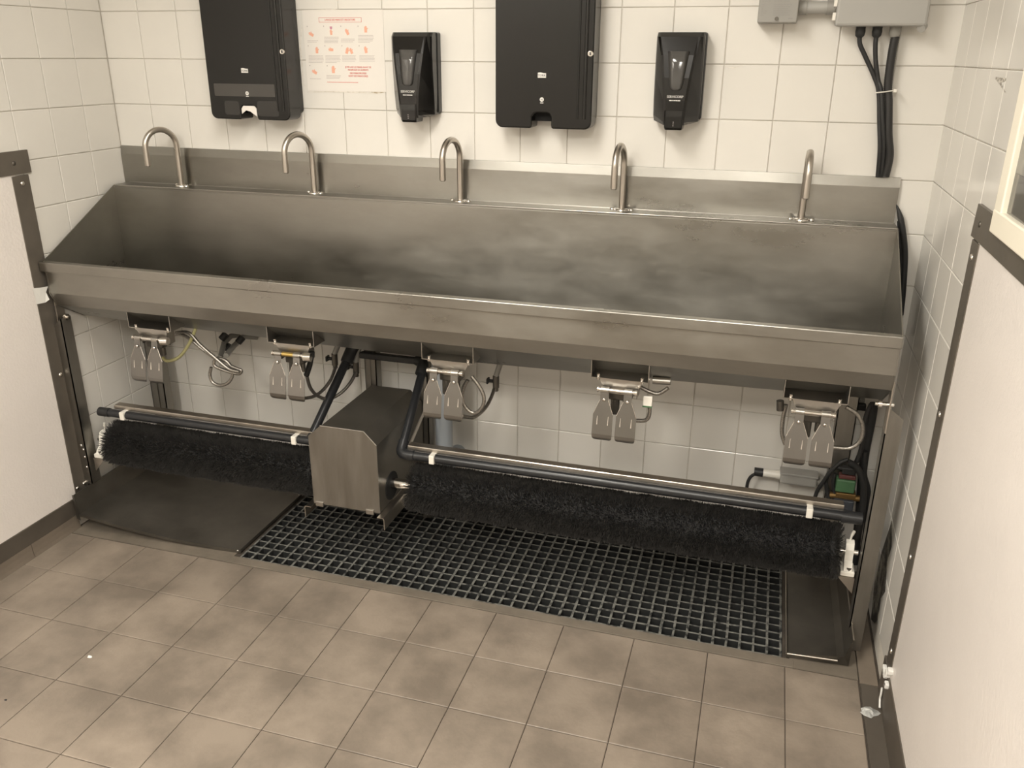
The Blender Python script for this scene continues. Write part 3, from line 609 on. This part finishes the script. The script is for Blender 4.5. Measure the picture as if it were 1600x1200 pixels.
# ---------------------------------------------------------------- towel dispensers
def towel(x0, label, first):
    x1 = x0 + .297; zb, zt = 1.411, 1.86; xc = (x0 + x1) / 2 - .004
    t = thing('towel_dispenser', ((x0 + x1) / 2, 0, zb), label, 'dispenser', 'black paper towel dispensers')
    r = .022; nw = .030; P = [(x0 + r * (1 - math.cos(a)), zb + r * (1 - math.sin(a))) for a in [math.pi / 2 * k / 5 for k in range(6)]]
    P += [(xc - nw - .006, zb), (xc - nw - .001, zb + .003), (xc - nw, zb + .010), (xc - nw, zb + .034), (xc - nw + .006, zb + .042), (xc - nw + .014, zb + .045), (xc + nw - .014, zb + .045), (xc + nw - .006, zb + .042), (xc + nw, zb + .034), (xc + nw, zb + .010), (xc + nw + .001, zb + .003), (xc + nw + .006, zb)]
    P += [(x1 - r * (1 - math.sin(a)), zb + r * (1 - math.cos(a))) for a in [math.pi / 2 * k / 5 for k in range(6)]]
    P += [(x1, zt - r), (x1 - .006, zt - .006), (x1 - r, zt), (x0 + r, zt), (x0 + .006, zt - .006), (x0, zt - r)]
    obj('front_cover', MB().prism(P, 'y', -.030, -.101, bev=.0045), BLKP, t)
    obj('back_case', MB().prism(rrect(x0 + .006, x1 - .003, zb + .018, zt - .01, .015), 'y', -.004, -.034), BLKS, t)
    obj('side_ridge', MB().tube([(x1 - .022, -.099, zb + .03), (x1 - .022, -.099, zt - .03)], .006, 10), BLKP, t)
    obj('side_ridge', MB().tube([(x1 - .042, -.1005, zb + .03), (x1 - .042, -.1005, zt - .03)], .003, 10), BLKP, t)
    lk = obj('lock', MB().tube([(x1 - .012, -.094, 1.622), (x1 - .009, -.101, 1.622), (x1 - .009, -.102, 1.622)], .008, 18, radii=[.0085, .0085, .007]), CHROME, t)
    obj('keyhole', MB().box(x1 - .0115, x1 - .0075, -.1035, -.1015, 1.618, 1.626), DPRINT, lk)
    # brand mark: light wavy plate with dark lettering, and the small round symbol
    w = .0125; z0 = 1.555 if not first else 1.557
    pl = [(xc - w, z0), (xc + w, z0), (xc + w, z0 + .0125), (xc + w * .4, z0 + .0128), (xc, z0 + .0140), (xc - w * .5, z0 + .0150), (xc - w, z0 + .0138)]
    mk = obj('brand_mark', MB().prism(pl, 'y', -.1009, -.1018), WPRINT, t); text_obj('TORK', .0085, (xc, -.1022, z0 + .0062), DPRINT, mk, 'lettering', sx=1.05)
    z1 = 1.490; sy = obj('round_symbol', MB().cyl((xc + .001, -.1008, z1 + .004), (xc + .001, -.1018, z1 + .004), .0062, 20).box(xc - .004, xc + .006, -.1018, -.1009, z1 - .0065, z1 - .0045), WPRINT, t)
    text_obj('H2', .006, (xc + .001, -.1022, z1 + .004), DPRINT, sy, 'symbol_lettering')
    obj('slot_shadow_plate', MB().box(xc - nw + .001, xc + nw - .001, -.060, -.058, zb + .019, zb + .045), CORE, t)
    if first:
        obj('viewing_window', MB().prism(rrect(x0 + .022, x1 - .048, 1.484, 1.523, .003), 'y', -.1004, -.1014), SMOKE, t)['label'] = 'grey see-through band showing the towels'
        obj('lower_window', MB().prism(rrect(xc + nw + .004, x1 - .040, zb + .012, zb + .060, .008), 'y', -.1004, -.1012), SMOKED, t)
        obj('lower_window', MB().prism(rrect(x0 + .055, xc - nw - .004, zb + .014, zb + .058, .008), 'y', -.1004, -.1012), SMOKED, t)
        obj('paper_towel', MB().prism([(xc - nw + .002, zb + .018), (xc - .012, zb + .029), (xc + .004, zb + .026), (xc + nw - .002, zb + .010), (xc + nw - .002, zb + .036), (xc + nw - .010, zb + .0435), (xc - nw + .010, zb + .0435), (xc - nw + .002, zb + .034)], 'y', -.0985, -.096), PAPER, t)['label'] = 'white paper towel showing in the slot'
    return t
towel(-1.356, 'black paper towel dispenser at left with white paper showing in its slot', True)
towel(-.356, 'black paper towel dispenser above the middle of the sink, with an empty slot', False)
# ---------------------------------------------------------------- soap dispensers
def soap(xo, label, side):
    """xo: centre of the wall plate"""
    t = thing('soap_dispenser', (xo, 0, 1.42), label, 'dispenser', 'black soap dispensers')
    hw = .0675; zt, zb = 1.680, 1.440
    # faceted shell: rows top to bottom of (z, half width, ridge half width, ridge depth, side depth)
    R_ = [(1.680, .066, .054, .070, .066), (1.668, .067, .052, .086, .078), (1.62, .067, .046, .104, .080), (1.56, .067, .038, .112, .076), (1.50, .067, .031, .114, .070), (1.455, .066, .0275, .112, .064), (1.440, .064, .027, .111, .058), (1.432, .040, .0265, .110, .050)]
    vs = []
    for z, w, rw, rd, sd in R_: vs += [(xo - w, -.004, z), (xo - w, -sd * .9, z), (xo - w + .004, -sd, z), (xo - rw - .003, -rd + .003 if z < 1.66 else -rd, z), (xo - rw + .004, -rd, z), (xo + rw - .004, -rd, z), (xo + rw + .003, -rd + .003 if z < 1.66 else -rd, z), (xo + w - .004, -sd, z), (xo + w, -sd * .9, z), (xo + w, -.004, z)]
    n = 10; k = len(R_); fs_ = [(j * n + i, j * n + i + 1, (j + 1) * n + i + 1, (j + 1) * n + i) for j in range(k - 1) for i in range(n - 1)] + [tuple(range(n)), tuple(range((k - 1) * n, k * n))] + [(j * n, (j + 1) * n, (j + 1) * n + n - 1, j * n + n - 1) for j in range(k - 1)]
    obj('cover', MB().add(vs, fs_), BLKP, t)
    obj('wall_plate', MB().prism(rrect(xo - hw + .001, xo + hw + .002, zb + .004, zt + .001, .006), 'y', -.002, -.030), BLKS, t)
    # nozzle push bar under the ridge
    nv = []
    for z, w, d in ((1.472, .0275, .117), (1.455, .0272, .118), (1.425, .0255, .117), (1.419, .0235, .114)): nv += [(xo - w, -.060, z), (xo - w, -d + .004, z), (xo - w + .004, -d, z), (xo + w - .004, -d, z), (xo + w, -d + .004, z), (xo + w, -.060, z)]
    obj('push_bar', MB().add(nv, [(j * 6 + i, j * 6 + i + 1, (j + 1) * 6 + i + 1, (j + 1) * 6 + i) for j in range(3) for i in range(5)] + [tuple(range(6)), tuple(range(18, 24))] + [(j * 6, (j + 1) * 6, (j + 1) * 6 + 5, j * 6 + 5) for j in range(3)]), BLKP, t)
    wy = lambda z: -(.104 + (1.62 - z) / .12 * .010 if z > 1.56 else .112) - .0022
    zz = [1.630, 1.60, 1.57, 1.545, 1.532, 1.527]; hwid = [.030, .026, .0225, .019, .0165, .010]; dd = [.1035, .1085, .1125, .1145, .1148, .1145]
    wv = []
    for z, w, d in zip(zz, hwid, dd): wv += [(xo - w, -d, z), (xo - w * .5, -d - .0030, z), (xo + w * .5, -d - .0030, z), (xo + w, -d, z), (xo, -d + .008, z)]
    obj('sight_window', MB().add(wv, [(j * 5 + i, j * 5 + (i + 1) % 5, (j + 1) * 5 + (i + 1) % 5, (j + 1) * 5 + i) for j in range(5) for i in range(5)] + [tuple(range(5)), tuple(range(25, 30))], True), mat('smoked_sight_window', (.075, .072, .068), .1), t)
    lt = text_obj('SERVICORP', .0092, (xo, -.1155, 1.5095), WPRINT, t, 'brand_lettering', sx=1.0)
    mb = MB(); 
    for a, b in ((-.016, -.010), (-.009, -.006), (-.004, .001), (.002, .007), (.008, .015)): mb.box(xo + a, xo + b, -.1152, -.1143, 1.498, 1.5008)
    obj('small_print', mb, WPRINT, t)
    mb = MB()
    for z in (1.430, 1.435, 1.440): mb.box(xo - .0015, xo + .0015, -.1185, -.1170, z, z + .002)
    obj('arrow_mark', mb, GPRINT, t)
    return t
soap(-.635, 'black soap dispenser with sight window, between the poster and the middle towel dispenser', 0)
soap(.183, 'black soap dispenser with sight window, right of the middle towel dispenser', 1)
# ---------------------------------------------------------------- handwashing poster
po = thing('poster', (-.898, 0, 1.60), 'faded white handwashing poster with red lettering and peach hand drawings on the tiles', 'poster')
px0, px1, pz0, pz1 = -1.040, -.757, 1.502, 1.748; PY = -.0046
obj('sheet', MB().box(px0, px1, PY - .0006, PY, pz0, pz1), PAPER, po)
ti = obj('title_frame', MB(), RPRINT, po) if False else None
def U(u, v):    # crop pixel of the poster close-up -> wall point
    p = at(470 + u / 8.573, 10 + v / 8.573, y=PY - .001); return p
a, b = U(238, 150), U(812, 212); mb = MB()
for q in ((a.x, b.x, a.z - .0008, a.z), (a.x, b.x, b.z, b.z + .0008), (a.x, a.x + .0008, b.z, a.z), (b.x - .0008, b.x, b.z, a.z)): mb.box(q[0], q[1], PY - .0011, PY - .0006, q[2], q[3])
obj('title_frame', mb, RPRINT, po)
cxx = (a.x + b.x) / 2; text_obj('LAVAGE DES MAINS EST OBLIGATOIRE', .0078, (cxx, PY - .0009, (a.z + b.z) / 2), RPRINT, po, 'title_lettering', sx=.80, depth=.0003)
for txt, (u, v), sz in (('JE ME LAVE LES MAINS AVANT DE', (768, 815), .0075), ('MANIPULER LES ALIMENTS', (768, 853), .0075), ('DES MAINS PROPRES', (768, 897), .0078), ('SONT DES MAINS SÛRES', (770, 935), .0078)):
    p = U(u, v); text_obj(txt, sz, (p.x, PY - .0009, p.z), RPRINT, po, 'red_lettering', sx=.82, depth=.0003)
mb = MB(); p0, p1 = U(355, 1013), U(770, 1018); x = p0.x; rr = random.Random(3)
while x < p1.x: w = rr.uniform(.003, .008); mb.box(x, min(x + w, p1.x), PY - .0009, PY - .0006, p0.z - .0008, p0.z + .0008); x += w + .0012
obj('footer_print', mb, RPRINT, po)
mb = MB()
for (u0, u1, v0, nl) in ((90, 240, 460, 2), (315, 515, 412, 5), (540, 730, 437, 3), (770, 980, 388, 6), (108, 310, 658, 6), (330, 535, 658, 6), (555, 745, 658, 5), (785, 995, 658, 5), (125, 325, 968, 1), (345, 540, 925, 3)):
    for l in range(nl):
        p0 = U(u0, v0 + l * 18.5); p1 = U(u1 - (rr.random() * 60 if l == nl - 1 else rr.random() * 18), v0 + l * 18.5); x = p0.x
        while x < p1.x: w = rr.uniform(.002, .006); mb.box(x, min(x + w, p1.x), PY - .0009, PY - .0006, p0.z - .0006, p0.z + .0006); x += w + .001
for (u, v) in ((85, 268), (305, 265), (535, 265), (765, 265), (98, 528), (322, 528), (550, 528), (780, 528), (120, 792), (352, 795)): p = U(u, v); mb.box(p.x - .0012, p.x + .0012, PY - .0009, PY - .0006, p.z - .0016, p.z + .0016)
obj('small_print', mb, LGREYP, po)
def hand(p, s, rot, flip=1):
    """little printed open hand: palm with four fingers and a thumb, flat on the sheet"""
    P = [(-.5, -1), (.5, -1), (.55, 0), (.95, .45), (.8, .62), (.45, .35), (.42, 1.1), (.22, 1.12), (.2, .4), (.16, 1.25), (-.04, 1.26), (-.05, .42), (-.1, 1.15), (-.28, 1.14), (-.28, .38), (-.36, .95), (-.52, .92), (-.55, 0)]
    c_, s_ = math.cos(rot), math.sin(rot); Q = [(p.x + s * flip * (a * c_ - b * s_), p.z + s * (a * s_ + b * c_)) for a, b in P]
    return MB().prism(Q, 'y', PY - .0006, PY - .0009)
for (u, v, s, r) in ((140, 375, .0058, 1.1), (405, 350, .0050, .1), (620, 345, .0060, .5), (868, 310, .0060, 0), (215, 590, .0060, 0), (405, 580, .0055, 1.5), (620, 595, .0062, -.3), (675, 600, .0056, .4), (870, 585, .0062, .2), (185, 880, .0060, 1.1), (435, 850, .0070, 0)):
    obj('hand_drawing', hand(U(u, v), s * 1.45, r, 1), SKINP, po)
p = U(403, 285); obj('soap_drawing', MB().prism([(p.x - .0045, p.z + .0035), (p.x + .0045, p.z + .0035), (p.x + .004, p.z - .003), (p.x, p.z - .0055), (p.x - .004, p.z - .003)], 'y', PY - .0006, PY - .001), PURP, po)
# ---------------------------------------------------------------- electrical boxes, upper right
eb = thing('control_box', (.436, 0, 1.704), 'small grey rectangular electrical box with printed front, left of the junction box', 'electrical box')
obj('case', MB().box(.386, .489, -.085, -.003, 1.703, 1.90, .003), GREYP, eb)
obj('button', MB().cyl((.436, -.085, 1.713), (.436, -.0885, 1.713), .0052, 16), DSTEEL, eb)
mb = MB(); rr = random.Random(5)
for z in (1.722, 1.727, 1.732, 1.737, 1.742, 1.747, 1.756, 1.762, 1.768):
    for xa, xb in ((.394, .412), (.425, .478)):
        x = xa
        while x < xb - rr.random() * .02: w = rr.uniform(.003, .008); mb.box(x, x + w, -.0856, -.085, z, z + .0014); x += w + .0015
mb.box(.466, .478, -.0856, -.085, 1.712, 1.7148)
obj('printed_lines', mb, mat('mid_grey_print', (.26, .25, .235), .6), eb)
co = thing('conduit_nipple', (.535, -.045, 1.745), 'short grey plastic conduit joining the control box to the junction box', 'conduit')
obj('tube', MB().cyl((.4905, -.045, 1.742), (.583, -.045, 1.742), .0155, 20), GREYL, co)
obj('collar', MB().cyl((.4905, -.045, 1.742), (.511, -.045, 1.742), .0185, 20), GREYP, co); obj('collar', MB().cyl((.562, -.045, 1.742), (.583, -.045, 1.742), .0185, 20), GREYP, co)
jb = thing('junction_box', (.70, 0, 1.70), 'large light grey plastic junction box at the top right with black cables below', 'electrical box')
obj('case', MB().box(.592, .808, -.055, -.003, 1.699, 1.93, .005), GREYL, jb)
obj('lid', MB().box(.586, .812, -.092, -.052, 1.694, 1.93, .007), GREYL, jb)
for z in (1.708, 1.742): obj('hinge', MB().box(.578, .588, -.082, -.062, z, z + .020, .002), WHITEP, jb)
obj('latch_knob', MB().cyl((.806, -.070, 1.696), (.800, -.082, 1.688), .011, 14), GREYL, jb)
def gland(x, m_, r=.013):
    g_ = obj('cable_gland', MB().cyl((x, -.04, 1.700), (x, -.04, 1.690), r, 6).tube([(x, -.04, 1.690), (x, -.04, 1.682), (x, -.04, 1.672), (x, -.04, 1.667)], r, 12, radii=[r * .95, r * 1.02, r * .9, r * .55]), m_, jb); return g_
gland(.656, RUBBER); gland(.698, RUBBER); gland(.743, GREYP, .015)
def cable(name, pts, r, label, m_=RUBBER, cat='cable', ribs=0):
    P = smooth_path(pts, 8); mb = MB()
    if ribs:
        L = [P[0]]; tot = 0
        Q = []
        for i in range(len(P) - 1):
            k = max(1, int((P[i + 1] - P[i]).length / .0022)); Q += [P[i].lerp(P[i + 1], j / k) for j in range(k)]
        mb.tube(Q, r, 14, radii=[r * (1 if (j % 2) else .90) for j in range(len(Q))])
    else: mb.tube(P, r, 12)
    return tag(obj(name, mb, m_), label, cat)
yc = -.030
cable('cable', [(.656, -.04, 1.670), (.660, -.038, 1.65), (.678, -.034, 1.62), (.708, yc, 1.57), (.726, yc, 1.53), (.740, yc, 1.45), (.752, yc, 1.38), (.760, -.014, 1.3005)], .0062, 'thin black cable from the leftmost gland of the junction box')
cable('cable', [(.698, -.04, 1.670), (.699, -.038, 1.65), (.706, -.034, 1.61), (.720, yc, 1.56), (.732, yc - .004, 1.53), (.748, yc - .006, 1.45), (.762, yc, 1.38), (.770, -.014, 1.3005)], .0062, 'thin black cable from the middle gland of the junction box')
cable('corrugated_conduit', [(.745, -.04, 1.670), (.744, -.036, 1.62), (.747, yc, 1.55), (.756, yc, 1.50), (.768, yc, 1.42), (.781, yc + .004, 1.36), (.779, -.018, 1.3005)], .0115, 'thick black corrugated conduit hanging down from the junction box', CORR, 'conduit', 1)
zt_ = thing('cable_tie', (.745, -.03, 1.531), 'white cable tie around the black cables below the junction box', 'cable tie')
P = [(.745 + .0265 * math.cos(a), -.032 - .0135 * math.sin(a), 1.531 + .004 * math.cos(a)) for a in [2 * math.pi * k / 24 for k in range(25)]]
obj('strap', MB().tube(P, .0017, 6), WHITEP, zt_); obj('tie_head', MB().box(.762, .770, -.047, -.040, 1.529, 1.538, .001), WHITEP, zt_)
P = smooth_path([at(u, v, y=-.02) for u, v in ((1401, 320), (1407, 340), (1412, 370), (1414, 400), (1412, 440), (1410, 465), (1407, 492))] , 6)
tag(obj('cable', MB().tube(P, .009, 12, radii=[min(.0085, .001 + .0012 * k) for k in range(len(P))]), RUBBER), 'black cable hanging in the gap beside the right end of the sink', 'cable')
P = smooth_path([at(u, v, y=-.012) for u, v in ((1404, 345), (1406, 375), (1408, 400), (1407, 450), (1404, 520))], 6)
tag(obj('cable', MB().tube(P, .0045, 10), RUBBER), 'thin dark cable tight against the right end plate of the sink', 'cable')

# ---------------------------------------------------------------- wiring under the right end
cf = thing('conduit_fitting', (.66, -.05, .352), 'light grey conduit body with white and black connectors under the right end of the sink', 'conduit')
yy = -.055
A, B = at(1219, 742, y=yy), at(1277, 747, y=yy)
obj('body', MB().box(A.x, B.x, yy - .022, yy + .022, A.z - .021, A.z + .017, .006), GREYL, cf); obj('cover_plate', MB().box(A.x - .002, B.x + .002, yy - .025, yy + .025, A.z + .012, A.z + .020, .002), GREYL, cf)
a = at(1191, 741, y=yy); obj('white_connector', MB().cyl((a.x, yy, A.z + .0), (A.x, yy, A.z + .0), .0135, 18).cyl((A.x - .010, yy, A.z), (A.x, yy, A.z), .0165, 6), WHITEP, cf)
b = at(1178, 740, y=yy); obj('black_cap', MB().cyl((b.x, yy, A.z), (a.x + .002, yy, A.z), .0145, 14, .0145), RUBBER, cf)
c = at(1304, 749, y=yy); obj('coupling', MB().cyl((B.x, yy, A.z - .003), (c.x, yy, A.z - .003), .017, 18), GREYP, cf)
hose(cf, [(1181, 740), (1173, 745), (1168, 755), (1166, 772), (1166, 790)], yy, .0055, RUBBER, 'black_cable')
so = thing('solenoid_valve', at(1320, 760, y=-.12), 'green solenoid valve on a brass base at the right end under the sink', 'valve')
ys_ = -.13; a = at(1307, 745, y=ys_); b = at(1334, 768, y=ys_)
obj('coil', MB().box(a.x, b.x, ys_ - .018, ys_ + .018, b.z, a.z, .004), GREEN, so)
obj('top_cap', MB().box(a.x + .006, b.x - .002, ys_ - .012, ys_ + .012, a.z, a.z + .014, .003), mat('dark_red_plastic', (.12, .04, .035), .5), so)
obj('brass_base', MB().box(a.x + .004, b.x + .006, ys_ - .02, ys_ + .02, b.z - .014, b.z - .002, .002).cyl((a.x - .02, ys_, b.z - .022), (b.x + .02, ys_, b.z - .022), .010, 14), mat('dull_brass', (.26, .16, .06), .45, metal=.8), so)
obj('lower_body', MB().box(a.x + .0, b.x + .004, ys_ - .02, ys_ + .02, b.z - .075, b.z - .026, .004), mat('dark_blue_grey_metal', (.045, .05, .06), .5), so)
obj('plug', MB().box(a.x + .012, b.x - .004, ys_ - .012, ys_ + .012, a.z + .016, a.z + .040, .004), RUBBER, so)
hose(so, [(1271, 786), (1277, 767), (1287, 752), (1297, 738), (1313, 723), (1325, 718)], -.14, .0062, RUBBER, 'black_cable')
hose(so, [(1298, 790), (1292, 765), (1292, 745), (1305, 731), (1320, 733)], -.135, .0068, RUBBER, 'black_cable')
hose(so, [(1313, 792), (1304, 770), (1302, 752), (1305, 740)], -.13, .0058, RUBBER, 'black_cable')
for i, (pts, r, lab, yh) in enumerate((([(1366, 630), (1360, 665), (1352, 705), (1347, 745), (1343, 800), (1338, 850), (1336, 880)], .013, 'thick black hose running down beside the right front leg', -.10), ([(1352, 705), (1350, 740), (1356, 765), (1357, 800), (1350, 850), (1342, 900)], .009, 'black hose bulging outward behind the right leg', -.13), ([(1326, 722), (1340, 732), (1349, 758), (1347, 800), (1340, 840)], .010, 'black hose curving from the solenoid plug down behind the right bearing', -.16), ([(1361, 632), (1352, 655), (1346, 700), (1338, 722)], .007, 'thin black hose slanting down under the right end of the sink', -.14))):
    tag(obj('hose', MB().tube(smooth_path([at(p[0], p[1], y=yh) for p in pts]), r, 12), RUBBER), lab, 'hose')
for q, lab in (((1344, 634), 'black cable connector block high on the wall behind the rightmost pedal valve'), ((1322, 673), 'black cable connector block low on the wall behind the rightmost pedal valve')):
    p = at(q[0], q[1], y=-.03); t = thing('wall_connector', (p.x, 0, p.z), lab, 'connector', 'small wall connectors')
    obj('socket', MB().box(p.x - .020, p.x + .012, -.028, -.004, p.z - .006, p.z + .022, .003), GREYP, t); obj('plug', MB().box(p.x - .016, p.x + .016, -.048, -.026, p.z - .010, p.z + .010, .003), RUBBER, t)
# ---------------------------------------------------------------- odds and ends on floor and wall
def scrap(name, c_, rad, h, material, label, cat, seed, n=9):
    r_ = random.Random(seed); vs = [(c_[0], c_[1], c_[2] + h)]; 
    for ring, (rr_, hh) in enumerate(((.5, .7), (1, .05))):
        for k in range(n): a_ = 2 * math.pi * k / n + r_.uniform(-.2, .2); q = rad * rr_ * r_.uniform(.6, 1.15); vs.append((c_[0] + q * math.cos(a_), c_[1] + q * math.sin(a_) * .7, c_[2] + .0005 + h * hh * r_.uniform(.3, 1.2)))
    fs_ = [(0, 1 + k, 1 + (k + 1) % n) for k in range(n)] + [(1 + k, 1 + n + k, 1 + n + (k + 1) % n, 1 + (k + 1) % n) for k in range(n)] + [tuple(range(n, 0, -1))] * 0
    vs.append((c_[0], c_[1], c_[2])); fs_ += [(1 + n + k, len(vs) - 1, 1 + n + (k + 1) % n) for k in range(n)]
    return tag(obj(name, MB().add(vs, fs_), material), label, cat)
scrap('paper_scrap', (-1.255, -1.114, 0), .009, .003, TORNW, 'tiny white scrap of paper on the floor tiles at lower left', 'scrap', 1)
scrap('dirt_speck', (-1.342, -1.324, 0), .005, .003, RUBBER, 'tiny dark speck of dirt on the floor at the left edge', 'dirt', 2)
PLAS = mat('cloudy_plastic_film', (.42, .42, .40), .2, var=.35, nscale=60)
scrap('plastic_scrap', (.872, -.702, .003), .030, .010, PLAS, 'crumpled clear plastic scrap on the floor by the right wall panel', 'scrap', 4, 12)
cd_ = [at(1379, 1107, z=.012), at(1384, 1098, z=.022), at(1388, 1093, z=.03), at(1393, 1087, z=.045), at(1401, 1079, z=.062)]
cd_ = [Vector((min(p.x, XR - .016), p.y, p.z)) for p in cd_]
tag(obj('cord', MB().tube(smooth_path(cd_), .0028, 8, radii=None), TORNW), 'short frayed white cord hanging from the corner of the right wall panel', 'cord')
r_ = random.Random(8); mb = MB()
for k in range(9):
    z = .118 + r_.uniform(-.02, .03); y = -.665 + r_.uniform(-.06, .02); mb.box(XR - .020, XR - .006, y - .009, y + .009, z - .006, z + .008, .003)
tag(obj('broken_filler', mb, TORNW), 'lumps of broken white filler at the lower corner of the right wall panel', 'filler')
# broken lower corner of the right wall beside the leg: dark hole with a chipped rim
v = [(-.30, .02), (-.36, .05), (-.40, .09), (-.38, .15), (-.42, .20), (-.37, .27), (-.39, .33), (-.33, .38), (-.30, .31), (-.27, .24), (-.25, .12)]
obj('broken_patch', MB().prism(v, 'x', XR - .0052, XR - .0042), mat('crumbled_dark_mortar', (.05, .045, .038), .9, col2=(.24, .22, .18), nscale=22, thr=(.45, .62)), bpy.data.objects['wall_right'])

# marks on the wall tiles: tape residue round the poster, drill holes, scuffs
SM = mat('brown_tape_residue', (.42, .35, .24), .8, col2=(.74, .69, .60), nscale=90, thr=(.42, .55))
DM = mat('faint_grey_scuff', (.58, .54, .47), .6, col2=(.76, .72, .65), nscale=70, thr=(.35, .6))
wb = bpy.data.objects['wall_back']
def smear(pts, r, m_, wall, plane):
    P = [at(u, v, **plane) for u, v in pts]; n_ = Vector((0, -1, 0)) if 'y' in plane else Vector((-1 if plane['x'] > 0 else 1, 0, 0))
    mb = MB(); L = []; Rr = []
    for k, p in enumerate(P):
        t_ = (P[min(k + 1, len(P) - 1)] - P[max(k - 1, 0)]).normalized(); w_ = t_.cross(n_) * r * (.35 if k in (0, len(P) - 1) else 1); L.append(p + w_); Rr.append(p - w_)
    o_ = n_ * .0005; n = len(P); mb.add([a + o_ for a in L] + [a + o_ for a in Rr], [(k, k + 1, n + k + 1, n + k) for k in range(n - 1)]); obj('scuff_mark', mb, m_, wall)
pl_ = dict(y=-.0043)
for pts, r_w, m_ in (([(584, 137), (593, 136), (602, 135)], .004, SM), ([(577, 143), (590, 145), (603, 143)], .003, SM), ([(480, 144), (520, 143), (560, 144), (585, 146)], .0022, DM), ([(472, 40), (469, 70), (472, 100), (474, 128)], .0022, DM), ([(462, 122), (470, 128), (480, 137)], .0016, DM),
                     ([(1132, 104), (1146, 106), (1160, 102)], .0014, DM), ([(485, 16), (510, 15), (530, 14)], .0018, DM), ([(172, 112), (173, 128), (176, 140)], .002, DM), ([(1333, 115), (1337, 109)], .002, DM)): smear(pts, r_w, m_, wb, pl_)
wr = bpy.data.objects['wall_right']
for pts, r_w in (([(1556, 122), (1562, 126), (1572, 124)], .006), ([(1563, 130), (1566, 137)], .006), ([(1568, 140), (1571, 144)], .004)): smear(pts, r_w, mat('wall_chip_dark', (.22, .20, .17), .8, col2=(.66, .62, .55), nscale=120, thr=(.4, .55)), wr, dict(x=XR - .0043))
